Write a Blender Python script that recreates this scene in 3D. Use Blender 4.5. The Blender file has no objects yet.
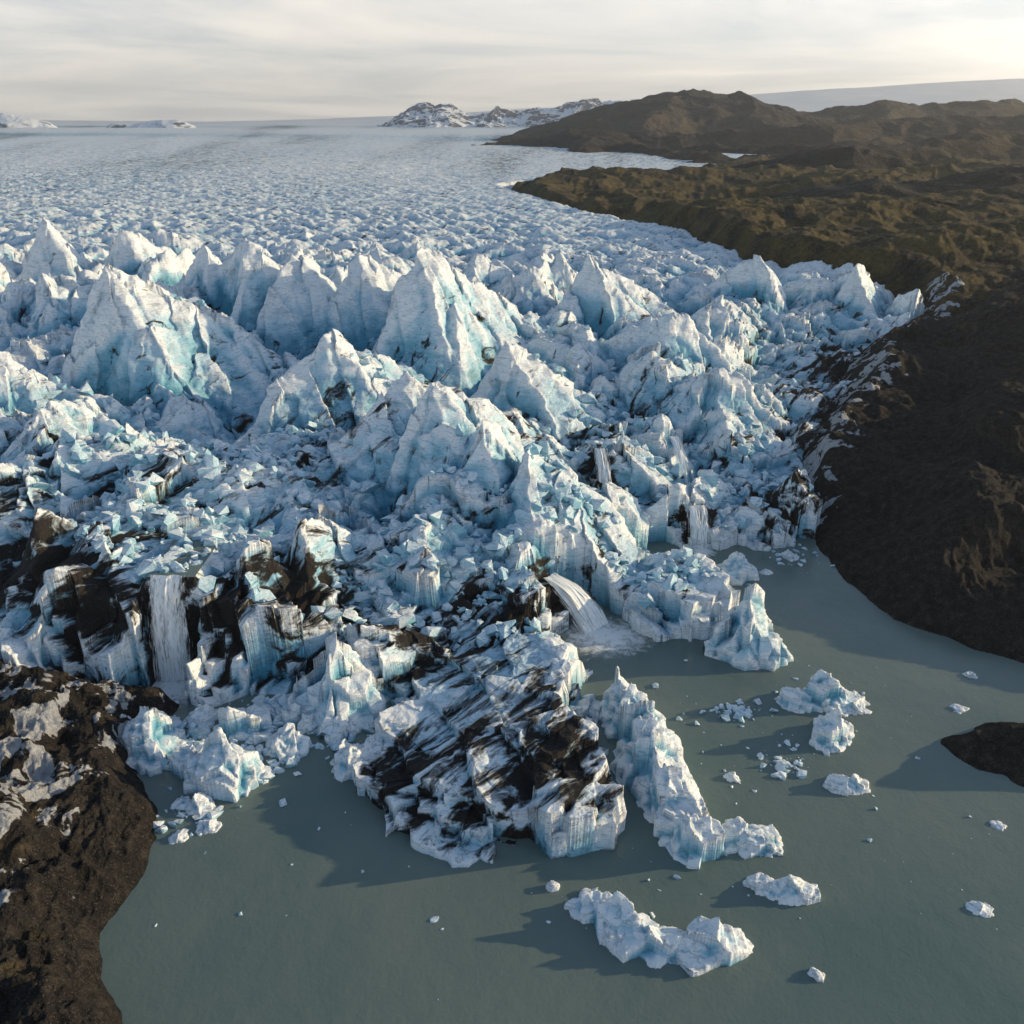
import bpy, math, time
import numpy as np
T0=time.time()
F=np.float32
rs=np.random.RandomState(11)
TN=256
TAB=[rs.rand(TN,TN).astype(F) for _ in range(40)]
TAB3=rs.rand(64,64,64).astype(F)
def tab(k,ix,iy): return TAB[k%40][ix&255,iy&255]
def sm(t): return t*t*(3-2*t)
def sstep(a,b,x): return sm(np.clip((x-a)/(b-a),0,1))
def vn(x,y,k):
    x0=np.floor(x);y0=np.floor(y);fx=sm((x-x0).astype(F));fy=sm((y-y0).astype(F))
    ix=x0.astype(np.int32);iy=y0.astype(np.int32)
    a=tab(k,ix,iy);b=tab(k,ix+1,iy);c=tab(k,ix,iy+1);d=tab(k,ix+1,iy+1)
    a=a+(b-a)*fx;c=c+(d-c)*fx
    return (a+(c-a)*fy)*2-1
def fbm(x,y,o,k,g=.5):
    s=0;a=1.;n=0
    for i in range(o):
        s=s+a*vn(x*(2.03**i)+17.3*i,y*(2.03**i)+9.1*i,k+i);n+=a;a*=g
    return s/n
def ridged(x,y,o,k,g=.5):
    s=0;a=1.;n=0
    for i in range(o):
        s=s+a*(1-2*np.abs(vn(x*(2.07**i)+7.3*i,y*(2.07**i)+3.1*i,k+i)));n+=a;a*=g
    return s/n
def vn3(x,y,z):
    x0=np.floor(x);y0=np.floor(y);z0=np.floor(z)
    fx=sm((x-x0).astype(F));fy=sm((y-y0).astype(F));fz=sm((z-z0).astype(F))
    ix=x0.astype(np.int32);iy=y0.astype(np.int32);iz=z0.astype(np.int32)
    g=lambda a,b,c:TAB3[(ix+a)&63,(iy+b)&63,(iz+c)&63]
    def pl(c):
        p=g(0,0,c);p=p+(g(1,0,c)-p)*fx
        q=g(0,1,c);q=q+(g(1,1,c)-q)*fx
        return p+(q-p)*fy
    a=pl(0);return (a+(pl(1)-a)*fz)*2-1
def pyr(x,y,S,k,asp=1.,rot=0.,lo=.5,hi=1.9,hv=.8,spread=1.57,al=1.):
    """field of tilted faceted pyramids / fins (seracs)"""
    c,s=math.cos(rot),math.sin(rot)
    xr=(x*c+y*s)/S; yr=(-x*s+y*c)/(S*asp)
    ix=np.floor(xr).astype(np.int32);iy=np.floor(yr).astype(np.int32)
    best=np.full(x.shape,-9,F)
    CO=np.cos((TAB[(k+2)%40]-.5)*2*spread).astype(F);SI=np.sin((TAB[(k+2)%40]-.5)*2*spread).astype(F)
    for dx in(-1,0,1):
        for dy in(-1,0,1):
            jx=(ix+dx);jy=(iy+dy);jj=jx&255;kk=jy&255
            ex=(xr-jx-.1-.8*TAB[k%40][jj,kk]).astype(F);ey=(yr-jy-.1-.8*TAB[(k+1)%40][jj,kk]).astype(F)
            ca=CO[jj,kk];sa=SI[jj,kk]
            e1=ex*ca+ey*sa;e2=(ey*ca-ex*sa)*al
            t=TAB[(k+3)%40][jj,kk];u=TAB[(k+4)%40][jj,kk]
            g=np.maximum(np.maximum(e1*(lo+(hi-lo)*t),-e1*(lo+(hi-lo)*u)),np.maximum(e2*(lo+(hi-lo)*(1-u)),-e2*(lo+(hi-lo)*(1-t))))
            best=np.maximum(best,hv*TAB[(k+5)%40][jj,kk]-g)
    return best
def cellw(x,y,S,k,asp=1.,rot=0.):
    c,s=math.cos(rot),math.sin(rot)
    xr=(x*c+y*s)/S; yr=(-x*s+y*c)/(S*asp)
    ix=np.floor(xr).astype(np.int32);iy=np.floor(yr).astype(np.int32)
    bd=np.full(x.shape,99,F);bx=np.zeros(x.shape,F);by=bx.copy();r1=bx.copy();r2=bx.copy();r3=bx.copy()
    for dx in(-1,0,1):
        for dy in(-1,0,1):
            jx=ix+dx;jy=iy+dy
            ex=(xr-jx-.1-.8*tab(k,jx,jy)).astype(F);ey=(yr-jy-.1-.8*tab(k+1,jx,jy)).astype(F)
            d=ex*ex+ey*ey;m=d<bd
            bd=np.where(m,d,bd);bx=np.where(m,ex,bx);by=np.where(m,ey,by)
            r1=np.where(m,tab(k+2,jx,jy),r1);r2=np.where(m,tab(k+3,jx,jy),r2);r3=np.where(m,tab(k+4,jx,jy),r3)
    ex=bx*S;ey=by*S*asp
    return ex*c-ey*s, ex*s+ey*c, r1-.5,r2-.5,r3-.5

def sdpoly(x,y,P):
    d=np.full(x.shape,1e12);ins=np.zeros(x.shape,bool)
    n=len(P)
    for i in range(n):
        ax,ay=P[i];bx,by=P[(i+1)%n]
        ex,ey=bx-ax,by-ay
        t=np.clip(((x-ax)*ex+(y-ay)*ey)/(ex*ex+ey*ey),0,1)
        d=np.minimum(d,(x-ax-ex*t)**2+(y-ay-ey*t)**2)
        if ay!=by:
            m=((ay>y)!=(by>y))&(x<(bx-ax)*(y-ay)/(by-ay)+ax)
            ins^=m
    d=np.sqrt(d)
    return np.where(ins,d,-d).astype(F)
def idw(x,y,pts,nv,s=9.):
    qx=300*x/y;qy=300*np.log(y)
    W=np.zeros(x.shape);V=[np.zeros(x.shape) for _ in range(nv)]
    for p in pts:
        a=300*p[0]/p[1];b=300*math.log(p[1])
        w=1/((qx-a)**2+(qy-b)**2+s*s)**2
        W+=w
        for i in range(nv):V[i]+=w*p[2+i]
    return [(v/W).astype(F) for v in V]

# ---------------- coarse survey grid (X/Y fan, log distance) -------------
def Wd(y): return .62+.38*np.exp(-(y-70)/60)
CR,CC=760,560
cl0,cl1=math.log(55),math.log(17500)
cy=np.exp(np.linspace(cl0,cl1,CR));cw=np.linspace(-1.35,1.35,CC)
CY=np.repeat(cy[:,None],CC,1);CX=cw[None,:]*Wd(CY)*CY
def samp(f,x,y):
    r=(np.log(np.maximum(y,55.01))-cl0)/(cl1-cl0)*(CR-1)
    c=(x/(y*Wd(y))+1.35)/2.7*(CC-1)
    r=np.clip(r,0,CR-1.001);c=np.clip(c,0,CC-1.001)
    r0=r.astype(np.int32);c0=c.astype(np.int32);fr=(r-r0).astype(F);fc=(c-c0).astype(F)
    a=f[r0,c0];b=f[r0,c0+1];p=f[r0+1,c0];q=f[r0+1,c0+1]
    a=a+(b-a)*fc;p=p+(q-p)*fc
    return a+(p-a)*fr

GL=[(-16000,150),(-1200,150),(-260,146),(-140,143),(-97,140),(-78,139),(-59,139),(-44,141),(-38,143),(-28,140),(-20,136),(-22,126),(-27,116),(-24,108.5),(-11,101),(1.2,99),(13,100),(14.5,109),(15.5,122),(16.5,138),(15,146),(10,154),(7,160),(9,166),(12,169),(15,175),(20,172),(28,165),(37,161),(46,166),(49,176),(48,186),(42,193),(33,199),(36,206),(49,208),(59,208),(72,207),(81,213),(90,234),(101,258),(114,284),(136,312),(150,345),(172,365),(196,395),(205,440),(150,520),(133,655),(74,778),(20,980),(-2,1100),(60,1180),(350,1450),(1200,2100),(6000,9000),(15000,17500),(-16000,17500)]
LR=[(81,211),(79,193),(82,178.5),(84,169),(93,163),(103,151),(121,142),(145,133),(220,120),(900,90),(16000,300),(16000,5000),(1500,5000),(-60,1150),(0,700),(40,400),(60,260)]
LL=[(-62,139),(-66,131),(-64.5,122.5),(-57.5,110.5),(-52.5,100),(-53.7,92.5),(-55.5,85),(-51,79),(-47,73.7),(-40,58),(-60,40),(-400,40),(-400,160),(-97,152)]
LK=[(76,127),(86,132),(94,134.5),(107,134),(118,124),(98,113),(86,116),(79.5,121.5)]
DG=sdpoly(CX,CY,GL)
DLr=sdpoly(CX,CY,LR);DLl=sdpoly(CX,CY,LL);DLk=sdpoly(CX,CY,LK)
GP=[(-110,160,18,.5),(-90,160,20,.5),(-79,152,20,.3),(-54,150,20,.3),(-66,165,19,.15),(-48,158,19,.35),(-33,152,9,.35),(-20,145,7,.3),(0,150,8,.3),(-10,163,13,.4),(0,181,20,.4),(-7,192,29,.35),(-22,178,22,.5),(-40,185,21,.6),(-60,200,22,.6),(-90,200,25,.7),(-120,210,28,.8),(-160,220,28,.8),(-200,180,20,.8),
(10,193,23,.4),(22,212,9,.4),(28,230,15,.5),(40,214,12,.4),(60,214,9,.5),(75,222,13,.5),(52,238,8,.3),(70,260,18,.6),(92,268,12,.6),(45,262,24,.8),(18,235,22,.7),(0,225,27,.7),(-25,225,27,.7),(-60,240,24,.6),(-100,250,24,.7),(-140,265,27,1),(-200,280,30,1),(-60,285,22,.7),(-100,310,21,.7),(-30,285,22,.7),(10,275,28,.8),(40,300,30,.9),(70,310,22,.8),(100,320,14,.5),(128,350,17,.4),(155,385,28,.6),(115,400,38,.6),(60,370,30,.9),(20,350,32,1.),(-40,350,35,1.1),(-100,370,38,1.15),(-180,380,40,1.2),(-260,400,40,1.2),(-100,450,38,1.),(0,450,36,.9),(100,480,36,.6),(60,600,34,.7),(-100,700,36,.8),(-400,700,40,.8),(0,1000,37,.5),(60,1200,38,.4),(300,1400,36,.3),(-500,1500,46,.45),(0,2300,54,.25),(500,2200,50,.2),(-1500,3000,60,.25),(0,5000,78,.15),(-3000,6000,82,.15),(3000,8000,95,.1),(0,10000,100,.1),(-6000,10000,104,.1),(0,15000,112,.05),(-9000,16000,125,.05),
(-20,113,4.,.1),(-8,104,4.,.1),(10,106,9.,.1),(10.5,118,11,.1),(12,131,12.5,.1),(1,112,6.5,.1),(0,124,7,.1),(-13,122,5.,.1),(-6,134,7.,.15),(6,142,8.5,.15),
(20,186,11,.2),(32,181,10,.2),(42,176,8,.15)]
MZ,MA=idw(CX,CY,GP,2,7.)
LP=[(95,158,4),(112,170,6),(126,202,16),(150,251,27),(204,357,37),(112,240,12),(125,285,15),(150,330,22),(172,365,27),(210,420,33),(265,500,42),(200,200,22),(300,300,38),(160,520,34),(150,650,34),(300,700,42),(100,800,30),(120,950,34),(10,1090,36),(170,1100,42),(450,1000,44),(330,1420,40),(650,1400,44),(900,2200,50),(120,150,8),(400,200,30),(600,700,48),
(-70,120,4),(-85,125,8),(-63,100,4),(-80,100,9),(-70,85,6),(-100,100,13),(-110,130,7),(-60,75,4),(-90,75,9),(-130,90,15),(90,128,4.5),(102,124,6)]
LZ,=idw(CX,CY,LP,1,7.)
def gauss(l):
    g=np.zeros(CX.shape,F)
    for x,y,rx,ry,a in l:
        g=np.maximum(g,a*np.exp(-((CX-x)/rx)**2-((CY-y)/ry)**2))
    return g
DIRT=gauss([(-98,160,26,13,.98),(-79,149,8,8,1.2),(-55,150,6,8,1.15),(-66,149,8,5,1.5),(-43,157,13,12,1.05),(-3,158,17,8,.85),(-20,150,12,9,.9),(4,116,24,19,.7),(-14,112,14,12,.76),(9,169,5,5,1.3),(24,225,5,8,1.1),(48,211,6,4,1.2),(74,222,13,13,.95),(26,246,8,18,.7),(95,262,14,20,.9),(112,300,16,22,1.),(130,340,20,22,.95),(14,208,8,9,.55),(-130,175,30,20,.8),(64,250,9,7,.6),(20,182,6,5,.5),(40,270,14,10,.45),(-90,205,60,26,.42),(-20,235,60,30,.3),(-60,300,120,20,.12)])
BLK=gauss([(-2,113,20,17,1.)])
print('coarse',time.time()-T0)

# ---------------- mesh helpers -------------
def grid_mesh(name,X,Y,Z,keep,attrs,mat):
    R,C=X.shape
    co=np.stack([X,Y,Z],-1).reshape(-1,3).astype(F)
    i=np.arange(R*C,dtype=np.int32).reshape(R,C)
    q=np.stack([i[:-1,:-1],i[:-1,1:],i[1:,1:],i[1:,:-1]],-1).reshape(-1,4)
    if keep is not None:
        k=(keep[:-1,:-1]|keep[:-1,1:]|keep[1:,1:]|keep[1:,:-1]).reshape(-1)
        q=q[k]
        used=np.zeros(R*C,bool);used[q.ravel()]=True
        re=np.cumsum(used).astype(np.int32)-1
        q=re[q];co=co[used]
    else: used=np.ones(R*C,bool)
    me=bpy.data.meshes.new(name)
    me.vertices.add(len(co));me.vertices.foreach_set('co',co.ravel())
    me.loops.add(q.size);me.loops.foreach_set('vertex_index',q.ravel().astype(np.int32))
    me.polygons.add(len(q))
    me.polygons.foreach_set('loop_start',np.arange(0,q.size,4,dtype=np.int32))
    me.polygons.foreach_set('loop_total',np.full(len(q),4,np.int32))
    me.polygons.foreach_set('use_smooth',np.ones(len(q),bool))
    for n,a in attrs.items():
        at=me.attributes.new(n,'FLOAT','POINT')
        at.data.foreach_set('value',a.reshape(-1)[used].astype(F))
    me.update(calc_edges=True)
    ob=bpy.data.objects.new(name,me);bpy.context.scene.collection.objects.link(ob)
    me.materials.append(mat)
    return ob
def boxblur(a,r,ax):
    p=np.pad(a,[(r+1,r) if i==ax else (0,0) for i in range(2)],mode='edge')
    c=np.cumsum(p,axis=ax,dtype=np.float64)
    n=a.shape[ax]
    s=[slice(None)]*2;t=[slice(None)]*2
    s[ax]=slice(2*r+1,2*r+1+n);t[ax]=slice(0,n)
    return ((c[tuple(s)]-c[tuple(t)])/(2*r+1)).astype(F)
def blur(a,r): return boxblur(boxblur(a,r,0),r,1)

# ---------------- materials -------------
def newmat(n):
    m=bpy.data.materials.new(n);m.use_nodes=True
    nt=m.node_tree;b=nt.nodes['Principled BSDF']
    return m,nt,b
def N(nt,t,**k):
    n=nt.nodes.new(t)
    for a,v in k.items(): setattr(n,a,v)
    return n
def L(nt,a,b): nt.links.new(a,b)
def noise(nt,vec,sc,det=4,rough=.5,dist=0.):
    n=N(nt,'ShaderNodeTexNoise');n.inputs['Scale'].default_value=sc;n.inputs['Detail'].default_value=det
    n.inputs['Roughness'].default_value=rough;n.inputs['Distortion'].default_value=dist
    L(nt,vec,n.inputs['Vector']);return n.outputs['Fac']
def math_(nt,op,a,b=None,c=None,clamp=False):
    n=N(nt,'ShaderNodeMath',operation=op);n.use_clamp=clamp
    for i,v in enumerate((a,b,c)):
        if v is None: continue
        if isinstance(v,(int,float)): n.inputs[i].default_value=v
        else: L(nt,v,n.inputs[i])
    return n.outputs[0]
def ramp(nt,f,stops,interp='LINEAR'):
    n=N(nt,'ShaderNodeValToRGB');r=n.color_ramp;r.interpolation=interp
    while len(r.elements)<len(stops): r.elements.new(.5)
    for e,(p,c) in zip(r.elements,stops):
        e.position=p;e.color=(c,c,c,1) if isinstance(c,(int,float)) else (*c,1)
    L(nt,f,n.inputs[0]);return n.outputs[0]
def mix(nt,f,a,b,bt='MIX'):
    n=N(nt,'ShaderNodeMix',data_type='RGBA',blend_type=bt)
    if isinstance(f,(int,float)): n.inputs[0].default_value=f
    else: L(nt,f,n.inputs[0])
    for i,v in ((6,a),(7,b)):
        if isinstance(v,tuple): n.inputs[i].default_value=(*v,1)
        else: L(nt,v,n.inputs[i])
    return n.outputs[2]
def bump(nt,h,dist,strength=1.,nrm=None):
    n=N(nt,'ShaderNodeBump');n.inputs['Distance'].default_value=dist;n.inputs['Strength'].default_value=strength
    L(nt,h,n.inputs['Height'])
    if nrm is not None: L(nt,nrm,n.inputs['Normal'])
    return n.outputs[0]

def ice_material(name,clean=False):
    m,nt,b=newmat(name)
    geo=N(nt,'ShaderNodeNewGeometry');pos=geo.outputs['Position']
    sep=N(nt,'ShaderNodeSeparateXYZ');L(nt,geo.outputs['Normal'],sep.inputs[0]);nz=sep.outputs[2]
    mp=N(nt,'ShaderNodeMapping');mp.inputs['Rotation'].default_value=(.35,.3,.5);mp.inputs['Scale'].default_value=(.25,.25,1.6);L(nt,pos,mp.inputs[0])
    strata=noise(nt,mp.outputs[0],.5,4,.6,.6)
    big=noise(nt,pos,.07,3,.6)
    med=noise(nt,pos,.6,4,.6)
    fine=noise(nt,pos,3.2,2,.65)
    cav=N(nt,'ShaderNodeAttribute',attribute_name='cav').outputs['Fac']
    dirt=N(nt,'ShaderNodeAttribute',attribute_name='dirt').outputs['Fac']
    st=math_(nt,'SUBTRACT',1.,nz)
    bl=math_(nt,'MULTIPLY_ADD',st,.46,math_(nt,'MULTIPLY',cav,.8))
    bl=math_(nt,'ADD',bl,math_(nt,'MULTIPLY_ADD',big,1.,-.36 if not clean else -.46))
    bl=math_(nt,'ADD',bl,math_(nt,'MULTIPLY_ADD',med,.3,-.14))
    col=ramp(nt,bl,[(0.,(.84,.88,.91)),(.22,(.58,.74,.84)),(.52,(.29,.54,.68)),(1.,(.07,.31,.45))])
    lines=ramp(nt,strata,[(.41,0.),(.452,.7),(.465,0.),(.56,0.),(.58,.6),(.592,0.)])
    col=mix(nt,math_(nt,'MULTIPLY',lines,.7),col,(.07,.10,.12))
    grime=ramp(nt,noise(nt,pos,.2,5,.68,.5),[(.55,0.),(.75,.6 if not clean else .1)])
    col=mix(nt,grime,col,(.14,.18,.21))
    mp1=N(nt,'ShaderNodeMapping');mp1.inputs['Rotation'].default_value=(.0,.25,.8);L(nt,pos,mp1.inputs[0])
    mp2=N(nt,'ShaderNodeMapping');mp2.inputs['Scale'].default_value=(1.,.24,.6);L(nt,mp1.outputs[0],mp2.inputs[0])
    sn=noise(nt,mp2.outputs[0],.28,7,.64,.8)
    dv=math_(nt,'MULTIPLY_ADD',dirt,.66,math_(nt,'MULTIPLY_ADD',sn,2.4,-1.48 if not clean else -1.8))
    dv=math_(nt,'ADD',dv,math_(nt,'MULTIPLY_ADD',nz,.2,-.1))
    dv=math_(nt,'ADD',dv,math_(nt,'MULTIPLY',cav,.2))
    dm=ramp(nt,dv,[(.0,0.),(.06,.5),(.2,1.)])
    dcol=ramp(nt,fine,[(.3,(.008,.008,.008)),(.7,(.035,.030,.027))])
    col=mix(nt,dm,col,dcol)
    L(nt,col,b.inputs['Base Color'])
    L(nt,ramp(nt,dm,[(0,.40),(1,.85)]),b.inputs['Roughness'])
    b.inputs['IOR'].default_value=1.31
    hh=math_(nt,'MULTIPLY_ADD',strata,.6,med)
    n1=bump(nt,hh,.45,.75);n3=bump(nt,fine,.06,.8,n1)
    L(nt,n3,b.inputs['Normal'])
    return m
ICE=ice_material('glacier_ice');ICE2=ice_material('iceberg_ice',True)

def land_material(name,far=False):
    m,nt,b=newmat(name)
    geo=N(nt,'ShaderNodeNewGeometry');pos=geo.outputs['Position']
    s=.04 if far else 1.
    a=noise(nt,pos,.05*s,6,.7);c=noise(nt,pos,.5*s if not far else .05,6,.78);f=noise(nt,pos,3.5*s,3,.75)
    if far:
        col=ramp(nt,c,[(.3,(.03,.028,.028)),(.7,(.085,.073,.065))])
        col2=ramp(nt,a,[(.4,(.035,.032,.03)),(.6,(.13,.10,.055))])
        col=mix(nt,.5,col,col2)
    else:
        col=ramp(nt,c,[(.34,(.010,.009,.009)),(.52,(.034,.030,.027)),(.68,(.088,.072,.058))])
        gr=N(nt,'ShaderNodeAttribute',attribute_name='grass').outputs['Fac']
        gm=ramp(nt,math_(nt,'MULTIPLY_ADD',gr,.5,a),[(.60,0.),(.80,.9)])
        col=mix(nt,gm,col,ramp(nt,c,[(.35,(.07,.055,.02)),(.65,(.21,.155,.055))]))
        sp=ramp(nt,f,[(.58,0.),(.66,.8)]);col=mix(nt,sp,col,(.16,.14,.12))
    sn=N(nt,'ShaderNodeAttribute',attribute_name='snow').outputs['Fac']
    bigp=noise(nt,pos,.13,4,.6,.8)
    sv=math_(nt,'ADD',math_(nt,'MULTIPLY_ADD',bigp,1.5,-.9),math_(nt,'MULTIPLY_ADD',sn,.5,math_(nt,'MULTIPLY_ADD',c,.2,-.1)))
    sm_=ramp(nt,sv,[(.24,0.),(.27,1.)])
    col=mix(nt,sm_,col,ramp(nt,c,[(.35,(.3,.3,.31)),(.5,(.58,.60,.63))]))
    L(nt,col,b.inputs['Base Color']);b.inputs['Roughness'].default_value=.95
    b.inputs['Specular IOR Level'].default_value=.2
    n1=bump(nt,c,1.6 if not far else 12,1.);n2=bump(nt,f,.3 if not far else 3,1.,n1);L(nt,n2,b.inputs['Normal'])
    return m
LAND=land_material('moraine_gravel');HILL=land_material('hill_rock',True)

# ---------------- glacier -------------
rows=np.concatenate([np.geomspace(95,260,740,endpoint=False),np.geomspace(260,500,370,endpoint=False),np.geomspace(500,2500,420,endpoint=False),np.geomspace(2500,17000,110)])
NC=1400
Y=np.repeat(rows[:,None],NC,1).astype(F);X=(np.linspace(-1,1,NC)[None,:]*Wd(Y)*Y).astype(F)
wx=X+2.8*fbm(X/20,Y/20,2,1)+.25*fbm(X/3,Y/3,2,5);wy=Y+2.8*fbm(X/20+5,Y/20,2,3)+.25*fbm(X/3,Y/3+9,2,7)
ox,oy,r1,r2,r3=cellw(wx,wy,8.5,8,1.6,.5)
ox2,oy2,q1,q2,q3=cellw(wx,wy,3.6,13,1.2,-.4)
near=1-sstep(350,700,Y)
px=X-ox*.6*near-ox2*.4*near;py=Y-oy*.6*near-oy2*.4*near
zm=samp(MZ,px,py);A=samp(MA,px,py);d=samp(DG,px,py);blk=samp(BLK,X,Y)
gx=wx+7*fbm(X/40+3,Y/40,3,17);gy=wy+7*fbm(X/40,Y/40+8,3,19)
P1=pyr(gx,gy,26,20,1.9,-.35,.45,2.3,.9,.8,1.)
P1b=pyr(gx,gy,17,3,1.6,.5,.5,2.2,.9,1.2,1.)
P2=pyr(wx,wy,10.5,26,1.7,.6,.5,1.9,.8,.9)
P3=pyr(wx,wy,4.8,31,1.3,-.6)
f1=1-.85*sstep(420,620,Y)
f2=1-.6*sstep(550,1300,Y)
var=.45+1.1*np.clip(fbm(X/70,Y/70,2,28)+.5,0,1)
det=A*((18*(P1-.3)*var+9*(P1b-.35))*f1+5*(P2-.3)*f2*(.7+.6*fbm(X/120,Y/120,2,12))+2.6*(r1)*near)*(1-.85*blk)
z=zm+det+blk*(4.8*(pyr(wx,wy,10,11,2.6,-.75,.4,1.5,.8,.35)-.25)+.8*r1)
HER=[(-128,290,60,0,3.),(-115,287,47,0,2.),(-104,360,61,1,3.),(-84,350,58,1,3),(-125,376,54,1,2.5),(-190,450,56,1,2),(-222,440,59,1,2),(-32,310,64,0,3),(-20,303,47,0,2),(-58,347,56,1,2.5),(31,370,53,1,2),(57,310,41,1,2),(-54,255,46,1,2),(-20,210,43,0,3.),(-27,223,42,1,2.),(-7,195,36.,0,2),(3,191,33,0,2),(10,189,27,0,2),(-14,200,34,1,2),(-2,268,40,1,2),(72,275,27,1,2),(108,400,49,1,2),(150,398,47,1,2),(174,385,37,1,2),(-107,200,33,1,2),(-97,166,27,0,2),(-44,168,26,0,2),(43,214,17,0,2),(62,215,14,0,2),(75,220,19,0,2),(28,228,20,0,2),(-150,250,41,1,2),(-80,158,25,0,2),(-53,159,24,0,2),(-32,144,15,0,2)]
rh=np.random.RandomState(21)
hz=np.full(X.shape,-99,F)
for (hx,hy,ht,wv,st_) in HER:
    e0=gx-hx;e1=gy-hy;m=np.abs(X-hx)+np.abs(Y-hy)<70
    ii=int(np.argmin(np.abs(rows-hy)));jj=int(np.argmin(np.abs(X[ii]-hx)))
    ex=e0[m]-e0[ii,jj];ey=e1[m]-e1[ii,jj]
    g=np.full(int(m.sum()),-99,F)
    a0=-.35+(rh.uniform(-.8,.8) if wv else rh.uniform(-.2,.2))
    an=[a0,a0+3.14+rh.uniform(-.5,.5),a0-1.57+rh.uniform(-.3,.3),a0+1.57+rh.uniform(-.3,.3),a0-.8+rh.uniform(-.3,.3)]
    sl=[rh.uniform(.9,1.5),st_*rh.uniform(.8,1.2),rh.uniform(1.2,2.2),rh.uniform(.5,1.),rh.uniform(1.,1.7)]
    if ht<22: sl=[s*.75 for s in sl]
    off=[0,0,0,rh.uniform(0,2.5),rh.uniform(0,2.5)]
    for a,s_,o_ in zip(an,sl,off):
        g=np.maximum(g,s_*(ex*math.cos(a)+ey*math.sin(a))-o_)
    hz[m]=np.maximum(hz[m],ht-g)
hz=hz+4.2*(P2-.35)+3.2*r2+.3*(ox*r3+oy*r1)
herom=sstep(-1.5,2.5,hz-z)
z=np.maximum(z,hz)
fd=(.3+.7*np.clip(A*1.4,0,1))*(1-.6*herom)
rub=.3+1.3*np.clip(fbm(X/40,Y/40,2,22)+.2,0,1)
z=z+near*fd*rub*(2.*(P3-.3)+1.9*q1+(ox2*q2+oy2*q3)*.7)+near*fd*(ox*r2+oy*r3)*.6+(1-near)*fd*1.4*(P3-.3)*(1-.7*sstep(900,1800,Y))
csl=2.4-1.1*blk*(1-sstep(2,12,X))
cl=-2+csl*(d+1.3*r1*(1-.5*blk)+ .5*q1)
z=np.where(blk>.25,np.maximum(z,1.5+.5*P3),z)
z=np.minimum(z,cl+ .5*P3)
tx=np.abs(X+66+1.2*fbm(X*0+3,Y/6,2,9))
mk=(1-sstep(4.4,6.2,tx))*sstep(133,136,Y)*(1-sstep(168,176,Y))
tg=-.6*(1-sstep(140,149,Y))+20*sstep(149.8,151.3,Y)+.35*P3
z=z+(tg-z)*mk
mk=(1-sstep(2.6,5.5,np.hypot((X-9),(Y-172)*.8)))
z=z+(np.minimum(z,8.4-1.5*np.maximum(X-8,0)+.5*P3)-z)*mk
z=z+.10*fbm(X/1.2,Y/1.2,3,2)*near
print('height',time.time()-T0)
n1=vn3(X/3.4,Y/3.4,z/2.0);n2=vn3(X/3.4+30,Y/3.4+11,z/2.0+7);n3=vn3(X/1.,Y/1.+5,z/.7)
XX=X+near*(.75*n1+.14*n3);YY=Y+near*(.75*n2+.14*n3);ZZ=z+near*.1*n3
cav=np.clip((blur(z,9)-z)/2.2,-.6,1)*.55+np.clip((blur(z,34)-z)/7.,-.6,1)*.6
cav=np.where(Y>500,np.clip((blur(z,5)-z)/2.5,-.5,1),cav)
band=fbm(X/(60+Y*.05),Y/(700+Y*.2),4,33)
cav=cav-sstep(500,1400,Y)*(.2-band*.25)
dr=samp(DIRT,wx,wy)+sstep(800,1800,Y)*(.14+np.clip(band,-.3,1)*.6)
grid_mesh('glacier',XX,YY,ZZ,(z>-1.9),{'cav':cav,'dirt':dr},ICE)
print('glacier',time.time()-T0)
GY,GZ=rows,z.copy()
DD=dr.copy()
del P1,P1b,P2,n1,n2,n3,XX,YY,ZZ,ox,oy,ox2,oy2,wx,wy,px,py,gx,gy

# ---------------- land -------------
R2=np.geomspace(58,4200,1100);C2=1000
Y=np.repeat(R2[:,None],C2,1).astype(F);X=(np.linspace(-1.25,1.25,C2)[None,:]*Wd(Y)*Y).astype(F)
wx=X+4*fbm(X/12,Y/12,4,1);wy=Y+4*fbm(X/12+5,Y/12,4,3)
dl=np.maximum(np.maximum(samp(DLr,wx,wy),samp(DLl,wx,wy)),samp(DLk,wx,wy))
dg=samp(DG,X,Y)
c=samp(LZ,X,Y)
fw=sstep(300,700,Y)
rightb=(X>60)
c=c+np.where(rightb,5.5,2.2)*ridged(wx/30,wy/46,6,4,.55)+fw*(17*ridged(X/240,Y/140,5,24,.42)-2)+.9*ridged(X/5,Y/5,4,12)*(1-fw)
pos_=np.minimum(c,dl*.62+.8*ridged(X/7,Y/7,4,20)*np.clip(dl/3,0,1)+2.4*ridged(wx/15,wy/20,4,8)*np.clip(dl/8,0,1))
left=(X<-30)
pos_=pos_+np.where(left,2.8*ridged(X/10,Y/10,6,15,.6)*np.clip(dl/4,0,1),0)
zl=np.where(dl>0,np.maximum(pos_,np.minimum(dl*.3,.5)),dl*.3)
zl=zl-np.clip(dg-2,0,20)*1.1
zl=np.maximum(zl,-6)
snow=np.where(left,.76*(1-sstep(5,24,np.abs(X+78))*.8),0)+np.where((X>80)&(Y<420),.7*np.exp(-np.clip(-dg,0,99)/7),-.3*(~left))
grass=sstep(240,480,Y)*.55+np.where(left,.14,0)-.08
grid_mesh('moraine_ground',X,Y,zl,(zl>-5),{'snow':snow,'grass':grass},LAND)
print('land',time.time()-T0)

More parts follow.
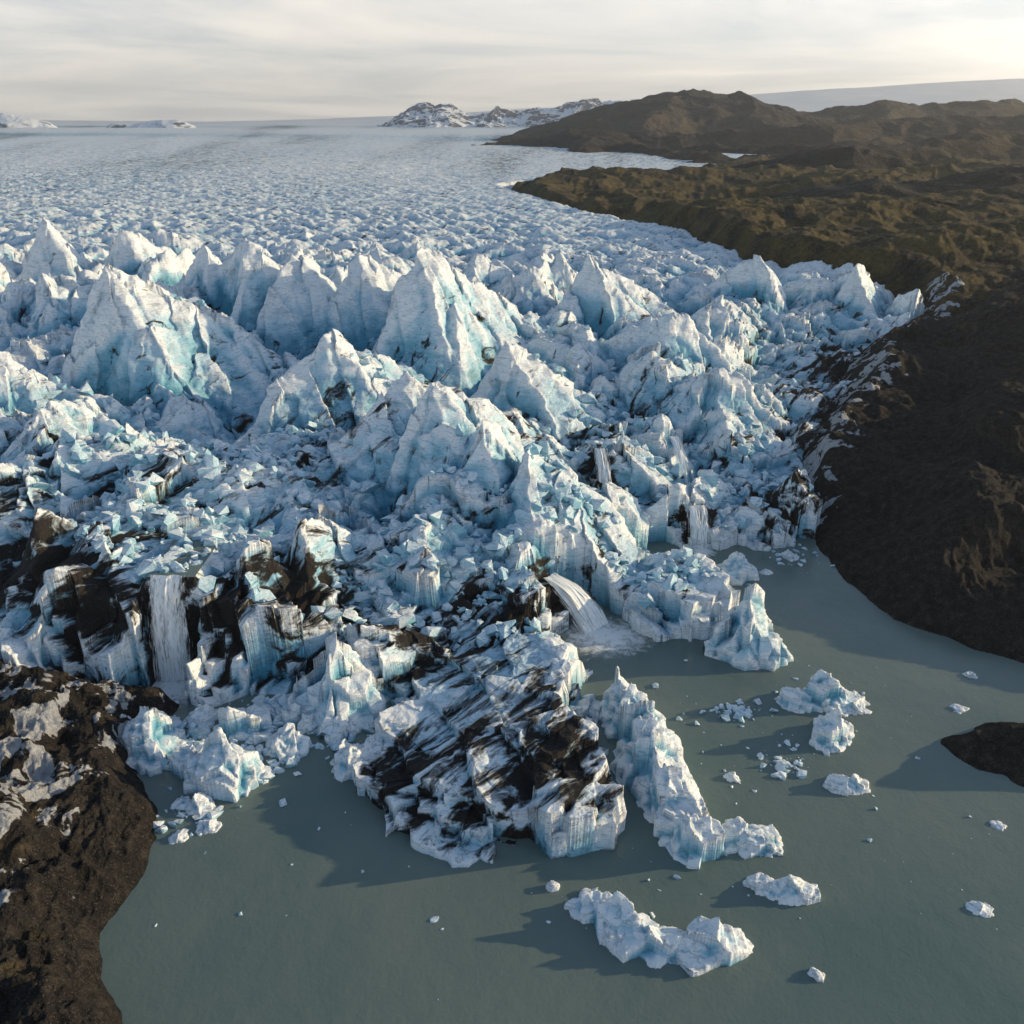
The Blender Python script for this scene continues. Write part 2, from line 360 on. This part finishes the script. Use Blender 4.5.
# ---------------- hills and far mountains -------------
def ridge_mesh(name,chains,y0,y1,x0,x1,nr,nc,mat,amp,scale,sl,cull,seed):
    yy=np.linspace(y0,y1,nr);xx=np.linspace(x0,x1,nc)
    X,Y=np.meshgrid(xx,yy)
    h=np.full(X.shape,-999.)
    wx=X+scale*.3*fbm(X/scale,Y/scale,3,seed+2);wy=Y+scale*.3*fbm(X/scale+4,Y/scale,3,seed+5)
    for ch in chains:
        for (a,b) in zip(ch[:-1],ch[1:]):
            ex,ey=b[0]-a[0],b[1]-a[1]
            t=np.clip(((wx-a[0])*ex+(wy-a[1])*ey)/(ex*ex+ey*ey),0,1)
            dd=np.hypot(wx-a[0]-ex*t,wy-a[1]-ey*t)
            h=np.maximum(h,a[2]+(b[2]-a[2])*t-sl*dd)
    rg=ridged(wx/scale,wy/scale,6,seed,.55)
    h=h+amp*(rg-.25)
    return grid_mesh(name,X,Y,h,h>cull,{'snow':0*h-.5},mat)
A_=[(60,3150,62),(159,3150,72),(291,3200,118),(424,3200,182),(519,3200,200),(616,3200,203),(747,3200,184),(877,3250,150),(1020,3250,142),(1174,3200,172),(1340,3200,152),(1510,3200,164),(1680,3200,166),(1920,3200,180),(2600,3200,225),(3400,3200,240)]
A2_=[(519,3200,195),(430,2800,120),(330,2500,80)];A3_=[(747,3200,180),(700,2700,110)];A4_=[(1174,3200,170),(1100,2700,105)]
B_=[(-47,2330,58),(60,2250,74),(230,2200,92),(364,2200,88),(535,2150,76),(700,2100,84),(900,2200,104),(1300,2200,120),(2000,2200,150)]
Bf=[(-30,2300,56),(150,2050,62),(290,1780,62),(400,1660,60),(520,1600,60)]
Bg=[(330,1950,66),(600,1850,74),(900,1850,88),(1300,1850,100)]
C_=[(400,1640,58),(607,1580,74),(700,1560,80),(795,1560,92),(990,1560,102),(1400,1560,120)]
C2_=[(260,1180,44),(380,1200,56),(480,1180,64),(600,1120,70),(700,1080,80),(900,1100,90)]
C3_=[(300,820,46),(400,800,58),(520,780,68),(700,800,80)]
ridge_mesh('brown_hills',[A_,A2_,A3_,A4_,B_,Bf,Bg,C_,C2_,C3_],700,4000,-150,3600,660,850,HILL,36,300,.27,36,3)
def mtn_material():
    m,nt,b=newmat('snowy_rock')
    geo=N(nt,'ShaderNodeNewGeometry');sep=N(nt,'ShaderNodeSeparateXYZ');L(nt,geo.outputs['Normal'],sep.inputs[0])
    n=noise(nt,geo.outputs['Position'],.006,5,.65)
    v=math_(nt,'MULTIPLY_ADD',n,.5,math_(nt,'SUBTRACT',sep.outputs[2],.25))
    f=ramp(nt,v,[(.76,0.),(.84,1.)])
    L(nt,mix(nt,f,(.08,.095,.13),(.82,.85,.9)),b.inputs['Base Color']);b.inputs['Roughness'].default_value=.9
    return m
MT=mtn_material()
M1=[(-680,7000,130),(-610,7000,235),(-520,7000,200),(-430,7000,225),(-330,7000,170),(-200,7100,190),(-76,7000,230),(60,7100,190),(180,7000,225),(300,7000,215),(520,7000,250),(700,7000,230),(1000,7000,240)]
ridge_mesh('snowy_mountains',[M1],6300,7800,-1100,1400,260,420,MT,75,300,.45,75,9)
ridge_mesh('nunatak',[[(-3500,6200,120),(-3200,6200,165),(-2950,6200,115)],[(-2500,6000,98),(-2300,6000,118),(-2100,6000,122),(-2000,6000,98)]],5800,6600,-3900,-1700,120,300,MT,22,260,.5,80,17)
def snow_material():
    m,nt,b=newmat('snowfield');geo=N(nt,'ShaderNodeNewGeometry')
    n=noise(nt,geo.outputs['Position'],.002,5,.6)
    L(nt,ramp(nt,n,[(.3,(.66,.73,.82)),(.7,(.84,.87,.92))]),b.inputs['Base Color']);b.inputs['Roughness'].default_value=.8
    return m
SN=snow_material()
yy=np.linspace(9000,16500,120);xx=np.linspace(-12000,14000,360);X,Y=np.meshgrid(xx,yy)
top=np.interp(X,[-12000,-6000,-4000,-1500,1170,3800,6500,12000],[200,150,130,200,340,510,650,760])
h=80+(top-80)*sstep(9000,13000,Y)+12*fbm(X/900,Y/900,4,6)*sstep(9000,11000,Y)
grid_mesh('snow_dome',X,Y,h,None,{},SN)

# ---------------- icebergs -------------
def berg(name,chain,seed,res=.16,pw=.75):
    if len(chain)==1: chain=[chain[0],(chain[0][0]+.01,chain[0][1],chain[0][2],chain[0][3])]
    R=max(c[2] for c in chain)
    x0=min(c[0]-c[2] for c in chain)-1.5;x1=max(c[0]+c[2] for c in chain)+1.5
    y0=min(c[1]-c[2] for c in chain)-1.5;y1=max(c[1]+c[2] for c in chain)+1.5
    X,Y=np.meshgrid(np.arange(x0,x1,res),np.arange(y0,y1,res));X=X.astype(F);Y=Y.astype(F)
    S=R*.95
    sx=seed*13.7
    ox,oy,r1,r2,r3=cellw(X+sx,Y,S,seed%30,1.3,seed);o2,p2,s1,s2,s3=cellw(X+sx,Y,S*.45,(seed+7)%30)
    kw=.5 if pw<.9 else .2
    wx=X-kw*ox-.3*o2;wy=Y-kw*oy-.3*p2
    best=np.full(X.shape,-9,F);H=np.zeros(X.shape,F)
    for a,b in zip(chain[:-1],chain[1:]):
        ex,ey=b[0]-a[0],b[1]-a[1]
        t=np.clip(((wx-a[0])*ex+(wy-a[1])*ey)/(ex*ex+ey*ey),0,1)
        r=a[2]+(b[2]-a[2])*t
        ux=wx-a[0]-ex*t;uy=wy-a[1]-ey*t
        rr=np.hypot(ux,uy)
        if pw>=.9:
            rr=np.maximum.reduce([ux*math.cos(q)+uy*math.sin(q) for q in (.2,1.5,2.6,3.9,5.2)])
        dd=1-rr/r
        m=dd>best
        best=np.where(m,dd,best);H=np.where(m,a[3]+(b[3]-a[3])*t,H)
    P=pyr(X+sx,Y,S*1.5,(seed+3)%30,1.3,seed*.7);Q=pyr(X+sx,Y,S*.6,(seed+9)%30)
    vv=.6 if pw<.9 else .15
    z=H*(np.clip(best,0,1)**pw)*(.9+vv*(P-.2)+.3*r1*(1 if pw<.9 else .3))+ (ox*r2+oy*r3)*.4*min(1,H.max()/R) + .12*S*s1*.6+.2*S*(Q-.3)*.5-.05
    z=np.where(best>0,np.minimum(z,best*R*3.2-.1),best*R*3-.2)
    n1=vn3(X/1.6,Y/1.6,z/1.2+seed);n2=vn3(X/1.6+9,Y/1.6,z/1.2+seed)
    k=min(.25,R*.06)
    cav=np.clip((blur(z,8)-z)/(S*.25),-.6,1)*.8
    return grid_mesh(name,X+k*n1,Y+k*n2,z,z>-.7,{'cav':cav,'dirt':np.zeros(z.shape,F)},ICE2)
B=[
 [(10.5,91.5,2.6,3.2),(14,88.5,3.6,4.6),(17.,86,3.6,4.6),(20,84.5,3.4,3.6),(24,84,3.4,3.8),(27,84.5,3.6,4.8)],
 [(34.7,95,1.6,2.),(38.5,94,2.2,2.6),(42.5,93.3,1.5,1.4)],
 [(20.,139,4.,11),(21,131,4.4,12),(22.5,120,4.2,10),(25,110,4.4,9),(27.5,102.5,4.6,7.),(31,102,3,3)],
 [(34.5,104,2.8,5),(38,103,3,3.6)],
 [(45,155,3.6,6),(49,157,7.8,18),(52,156,4,7)],
 [(45,189,4,7),(50,190,3.5,6),(55,191,4.5,7)],
 [(53.5,139,3.2,5),(59,139.5,3.8,7),(63.5,138,3.2,4)],
 [(55.5,126.5,3.,4.5),(57,129,3.4,6.)],
 [(52.5,116,2.,2.),(56,116,2.3,3)],
 [(-63,127,4.8,10),(-61,122,3.2,6)],
 [(-50,118,5.2,9),(-45.5,117,4.6,8)],
 [(-55,121,3.4,6)],
 [(-50,131,4.,6),(-46,130.5,4.2,7)],
 [(-39,126,3.6,7)],
 [(-28,122,3.2,6),(-27,119,2.6,4)],
 [(-36,137,4.,8),(-32,138,8.5,22),(-28,138,4.5,9)],
 [(-31,130,3.,5)],
 [(-70,131,2.8,5)],[(-57,134,2.6,4)],
 [(-47,106.5,1.7,1.4)],[(-51,104.5,1.4,1.2)],[(-41,133,2.4,3.5)],[(-37,132,2.2,3.5)],[(-50,111,2.,3.)],
 [(5.7,94.5,1.1,1.3)],[(39,80.5,1.,1.2)],[(65,91,1.6,.7)],[(83,137,1.8,.9)],[(91,148,1.5,1.)],[(76,107,1.2,.5)],
 [(37,118,1.3,1.5)],[(62,192,1.4,1.)],[(70,200,2.2,1.6)],[(-20,128,1.8,2.2)],[(-17,139,2.4,4)]]
for i,c in enumerate(B): berg('iceberg',c,i*3+2,res=.14 if len(c)>1 else .12,pw=1. if i in(4,15) else .75)
print('bergs',time.time()-T0)

import bmesh
def hull_chunk(bm,r,x,y,z,q,ax,az,lift):
    vs=[];a=r.rand()*6.28
    for k in range(12):
        v=r.randn(3);v/=np.linalg.norm(v);v*=q*r.uniform(.8,1.15)
        vs.append(bm.verts.new((x+v[0]*ax*math.cos(a)-v[1]*math.sin(a),y+v[0]*ax*math.sin(a)+v[1]*math.cos(a),z+v[2]*az+q*lift)))
    res=bmesh.ops.convex_hull(bm,input=vs)
    dl=[g for g in res['geom_interior'] if isinstance(g,bmesh.types.BMVert)]
    if dl: bmesh.ops.delete(bm,geom=list(set(dl)),context='VERTS')
def done(bm,name):
    me=bpy.data.meshes.new(name);bm.to_mesh(me);bm.free()
    ob=bpy.data.objects.new(name,me);bpy.context.scene.collection.objects.link(ob);me.materials.append(ICE2)
def brash():
    bm=bmesh.new();r=np.random.RandomState(3)
    cl=[(41.5,136,4.2,2.2,60,.6),(46,121.5,3.2,2.6,45,.55),(48,128,3,5,20,.35),(-58,128,7,6,110,.9),(-45,124,8,7,110,.8),(-35,131,6,5,90,.8),(-52,110,3.5,4,45,.6),(-20,140,5,3,60,.9),(15,93,12,6,14,.28),(50,100,25,12,30,.25),(60,140,14,12,24,.35),(72,200,8,6,40,.6),(-66,138,6,3,14,.5),(-30,100,25,14,22,.25),(88,236,5,10,50,1.),(-25,124,3,5,40,.55),(50,180,8,6,20,.45),(35,130,8,12,22,.35),(-43,137,6,3,70,1.)]
    for cx,cy_,sx,sy,n,s in cl:
        for _ in range(n):
            hull_chunk(bm,r,cx+r.randn()*sx*.6,cy_+r.randn()*sy*.6,0,s*(.25+r.rand()**2.5*1.9),r.uniform(.7,1.5),r.uniform(.35,.9),.12)
    done(bm,'brash_ice')
brash()
def fb(x,y):
    return float(fbm(np.array([[x/22.]]),np.array([[y/22.]]),2,30)[0,0])+.15
def rubble():
    bm=bmesh.new();r=np.random.RandomState(8)
    n=0;T=0
    while n<2200 and T<24000:
        T+=1
        yy=math.exp(r.uniform(math.log(150),math.log(400)));hw=Wd(yy)*yy
        xx=r.uniform(-.85,.75)*hw
        if fb(xx,yy)<.05: continue
        i=int(np.searchsorted(GY,yy))-1;j=int((xx/hw+1)/2*(NC-1))
        zz=GZ[i,j]
        zl_=GZ[max(i-8,0):i+8,j-8:j+8]
        if zz<3 or zl_.max()-zl_.min()>5.5 or DD[i,j]>.75: continue
        q=.4+2.1*r.rand()**2.5
        hull_chunk(bm,r,xx,yy,float(zz),q,r.uniform(.7,1.6),r.uniform(.6,1.3),.15);n+=1
    done(bm,'ice_rubble');print('rubble',n)
rubble()
print('chunks',time.time()-T0)

# ---------------- water -------------
def water_material():
    m,nt,b=newmat('silty_water');geo=N(nt,'ShaderNodeNewGeometry');pos=geo.outputs['Position']
    big=noise(nt,pos,.02,4,.6,.4)
    L(nt,ramp(nt,big,[(.35,(.115,.17,.16)),(.65,(.175,.215,.19))]),b.inputs['Base Color'])
    b.inputs['Roughness'].default_value=.12;b.inputs['IOR'].default_value=1.33
    w=noise(nt,pos,1.6,3,.6);w2=noise(nt,pos,.35,3,.5)
    n1=bump(nt,w2,.12,.7);n2=bump(nt,w,.05,.9,n1);L(nt,n2,b.inputs['Normal'])
    return m
WM=water_material()
def plane(name,pts,mat):
    me=bpy.data.meshes.new(name);me.from_pydata(pts,[],[tuple(range(len(pts)))]);me.update()
    ob=bpy.data.objects.new(name,me);bpy.context.scene.collection.objects.link(ob);me.materials.append(mat);return ob
plane('lake_water',[(-500,20,0),(600,20,0),(600,300,0),(-500,300,0)],WM)
plane('meltwater_pond',[(-70.2,151.2,20.3),(-61,151.2,20.3),(-61,169,20.3),(-71,169,20.3)],WM)

def fall_material():
    m,nt,b=newmat('falling_water')
    tc=N(nt,'ShaderNodeAttribute',attribute_name='across').outputs['Fac'];dn=N(nt,'ShaderNodeAttribute',attribute_name='down').outputs['Fac']
    cb=N(nt,'ShaderNodeCombineXYZ');L(nt,tc,cb.inputs[0]);L(nt,math_(nt,'MULTIPLY',dn,.14),cb.inputs[1])
    n=noise(nt,cb.outputs[0],.8,6,.7,.6);n2=noise(nt,cb.outputs[0],3.,4,.65,.4)
    L(nt,ramp(nt,n2,[(.3,(.74,.83,.88)),(.55,(.96,.97,.98))]),b.inputs['Base Color'])
    ed=N(nt,'ShaderNodeAttribute',attribute_name='edge').outputs['Fac']
    al=math_(nt,'ADD',math_(nt,'MULTIPLY_ADD',n,4.2,-1.35),math_(nt,'MULTIPLY_ADD',ed,-1.5,math_(nt,'MULTIPLY_ADD',n2,3.,-1.25)),clamp=True)
    L(nt,al,b.inputs['Alpha']);b.inputs['Roughness'].default_value=.6
    L(nt,bump(nt,n2,.12,.5),b.inputs['Normal'])
    return m
FM=fall_material()
def waterfall(top,bot,w0,w1,side,bulge=1.2,pw=.6,zl=.5,seed=0):
    nr,nc=80,60
    t=np.linspace(0,1,nr)[:,None]+np.zeros((1,nc));s=np.linspace(-.5,.5,nc)[None,:]+np.zeros((nr,1))
    top=np.array(top);bot=np.array(bot);sd=np.array(side,float);sd/=np.linalg.norm(sd)
    out=np.array([sd[1],-sd[0]])
    W=w0+(w1-w0)*t
    hor=t**pw
    n=.5*fbm(s*9+top[0]+seed,t*2.5,4,4)+.3*(1-(2*s)**2)
    x=top[0]+(bot[0]-top[0])*hor+sd[0]*s*W+out[0]*n*bulge
    y=top[1]+(bot[1]-top[1])*hor+sd[1]*s*W+out[1]*n*bulge
    z=top[2]+(bot[2]-top[2])*(zl*t+(1-zl)*t*t)
    return grid_mesh('waterfall',x,y,z,None,{'across':s*W+seed,'down':t*(top[2]-bot[2]),'edge':np.clip(np.abs(2*s)*1.6-.6,0,1)**1.3},FM)
waterfall((-66,151.3,20.8),(-66.3,147.4,.1),8,9.5,(1,0),1.)
waterfall((-66.5,151.0,20.6),(-66.8,146.4,.1),5,8.5,(1,0),1.,.7,.5,9)
waterfall((8,172.5,9.4),(17,166,0.1),4.5,10,(.7,.7),1.,.75,.6)
waterfall((9.5,172,8.8),(19,166.5,0.1),3.5,8,(.7,.7),1.2,.65,.5,5)
waterfall((8.5,172.2,9.2),(18,165.5,0.1),4.5,9,(.7,.7),.8,.6,.5,15)
waterfall((24,229,19),(26,216,1.0),4,6,(1,0),1,.8,.6)
waterfall((48,213,9),(48.5,205.4,.1),6,7,(1,0))
waterfall((47,245,17),(49,235,5),3.5,4.5,(1,0))
def foam_mat():
    m,nt,b=newmat('foam');geo=N(nt,'ShaderNodeNewGeometry')
    at=N(nt,'ShaderNodeAttribute',attribute_name='edge').outputs['Fac']
    n=noise(nt,geo.outputs['Position'],.6,8,.72,.6)
    L(nt,math_(nt,'ADD',math_(nt,'MULTIPLY_ADD',n,2.8,-.05),math_(nt,'MULTIPLY',at,-1.7),clamp=True),b.inputs['Alpha'])
    b.inputs['Base Color'].default_value=(.88,.91,.92,1);b.inputs['Roughness'].default_value=.7
    return m
FO=foam_mat()
def foam(x,y,r,z=.03,sx=1.):
    rr=np.linspace(.01,1,24)[:,None]+np.zeros((1,49));a=np.linspace(0,2*math.pi,49)[None,:]+np.zeros((24,1))
    grid_mesh('foam',x+rr*r*sx*np.cos(a),y+rr*r*np.sin(a),z+.3*np.exp(-(rr*3)**2),None,{'edge':rr**1.2},FO)
foam(20,162.5,10.5,.03,1.2);foam(-66,143,8.5,.05,1.1);foam(48.5,204,5)

# ---------------- camera, light, sky -------------
cam=bpy.data.cameras.new('camera');co=bpy.data.objects.new('camera',cam);bpy.context.scene.collection.objects.link(co)
co.location=(0,0,100);co.rotation_euler=(math.radians(90-23.6),0,0)
cam.sensor_width=36;cam.lens=18/math.tan(math.radians(30));cam.clip_end=60000;cam.clip_start=1
bpy.context.scene.camera=co
el,az=math.radians(13),math.radians(79)
from mathutils import Vector
dv=Vector((math.sin(az)*math.cos(el),math.cos(az)*math.cos(el),math.sin(el)))
sd=bpy.data.lights.new('sun','SUN');sd.energy=5.;sd.angle=math.radians(.6);sd.color=(1,.78,.47)
so=bpy.data.objects.new('sun',sd);bpy.context.scene.collection.objects.link(so);so.rotation_euler=dv.to_track_quat('Z','Y').to_euler()
so.location=(300,200,200)
w=bpy.data.worlds.new('World');bpy.context.scene.world=w;w.use_nodes=True;nt=w.node_tree
bg=nt.nodes['Background'];bg.inputs[1].default_value=.15
sky=N(nt,'ShaderNodeTexSky');sky.sky_type='NISHITA';sky.sun_disc=False;sky.sun_elevation=el;sky.sun_rotation=az;sky.air_density=1.2;sky.dust_density=.3;sky.ozone_density=2.5
tc=N(nt,'ShaderNodeTexCoord');sp=N(nt,'ShaderNodeSeparateXYZ');L(nt,tc.outputs['Generated'],sp.inputs[0])
zz=math_(nt,'MAXIMUM',sp.outputs[2],0.);dn=math_(nt,'ADD',zz,.06)
cb=N(nt,'ShaderNodeCombineXYZ');L(nt,math_(nt,'DIVIDE',sp.outputs[0],dn),cb.inputs[0]);L(nt,math_(nt,'DIVIDE',sp.outputs[1],dn),cb.inputs[1])
cn=noise(nt,cb.outputs[0],.3,7,.6,.5)
cm=ramp(nt,cn,[(.35,.78),(.65,1.)])
fade=ramp(nt,zz,[(0.,1.),(.115,.95),(.18,.1),(.6,.03)])
f=math_(nt,'MULTIPLY',cm,fade)
ccol=ramp(nt,cn,[(.38,(.61,.61,.63)),(.62,(.88,.81,.73))])
dt=N(nt,'ShaderNodeVectorMath',operation='DOT_PRODUCT');L(nt,tc.outputs['Generated'],dt.inputs[0]);dt.inputs[1].default_value=dv
gl=math_(nt,'POWER',math_(nt,'MAXIMUM',dt.outputs['Value'],0.),2.)
gain=math_(nt,'MULTIPLY_ADD',gl,9.,9.2)
vm=N(nt,'ShaderNodeVectorMath',operation='SCALE');L(nt,ccol,vm.inputs[0]);L(nt,gain,vm.inputs['Scale'])
L(nt,mix(nt,f,sky.outputs[0],vm.outputs[0]),bg.inputs[0])
m=bpy.data.materials.new('haze_air');m.use_nodes=True;nt=m.node_tree;nt.nodes.clear()
o=N(nt,'ShaderNodeOutputMaterial');v=N(nt,'ShaderNodeVolumeScatter');v.inputs['Density'].default_value=5.5e-5;v.inputs['Anisotropy'].default_value=.62;v.inputs['Color'].default_value=(.98,.98,1,1)
L(nt,v.outputs[0],o.inputs['Volume'])
me=bpy.data.meshes.new('haze');vs=[(x,y,z) for x in(-14000,16000) for y in(-3000,18000) for z in(-20,780)]
me.from_pydata(vs,[],[(0,1,3,2),(4,6,7,5),(0,4,5,1),(2,3,7,6),(0,2,6,4),(1,5,7,3)]);me.update()
ob=bpy.data.objects.new('haze',me);bpy.context.scene.collection.objects.link(ob);me.materials.append(m)
sc=bpy.context.scene
sc.view_settings.view_transform='Standard'
try: sc.view_settings.look='None'
except Exception: pass
sc.view_settings.exposure=0
print('done',time.time()-T0)
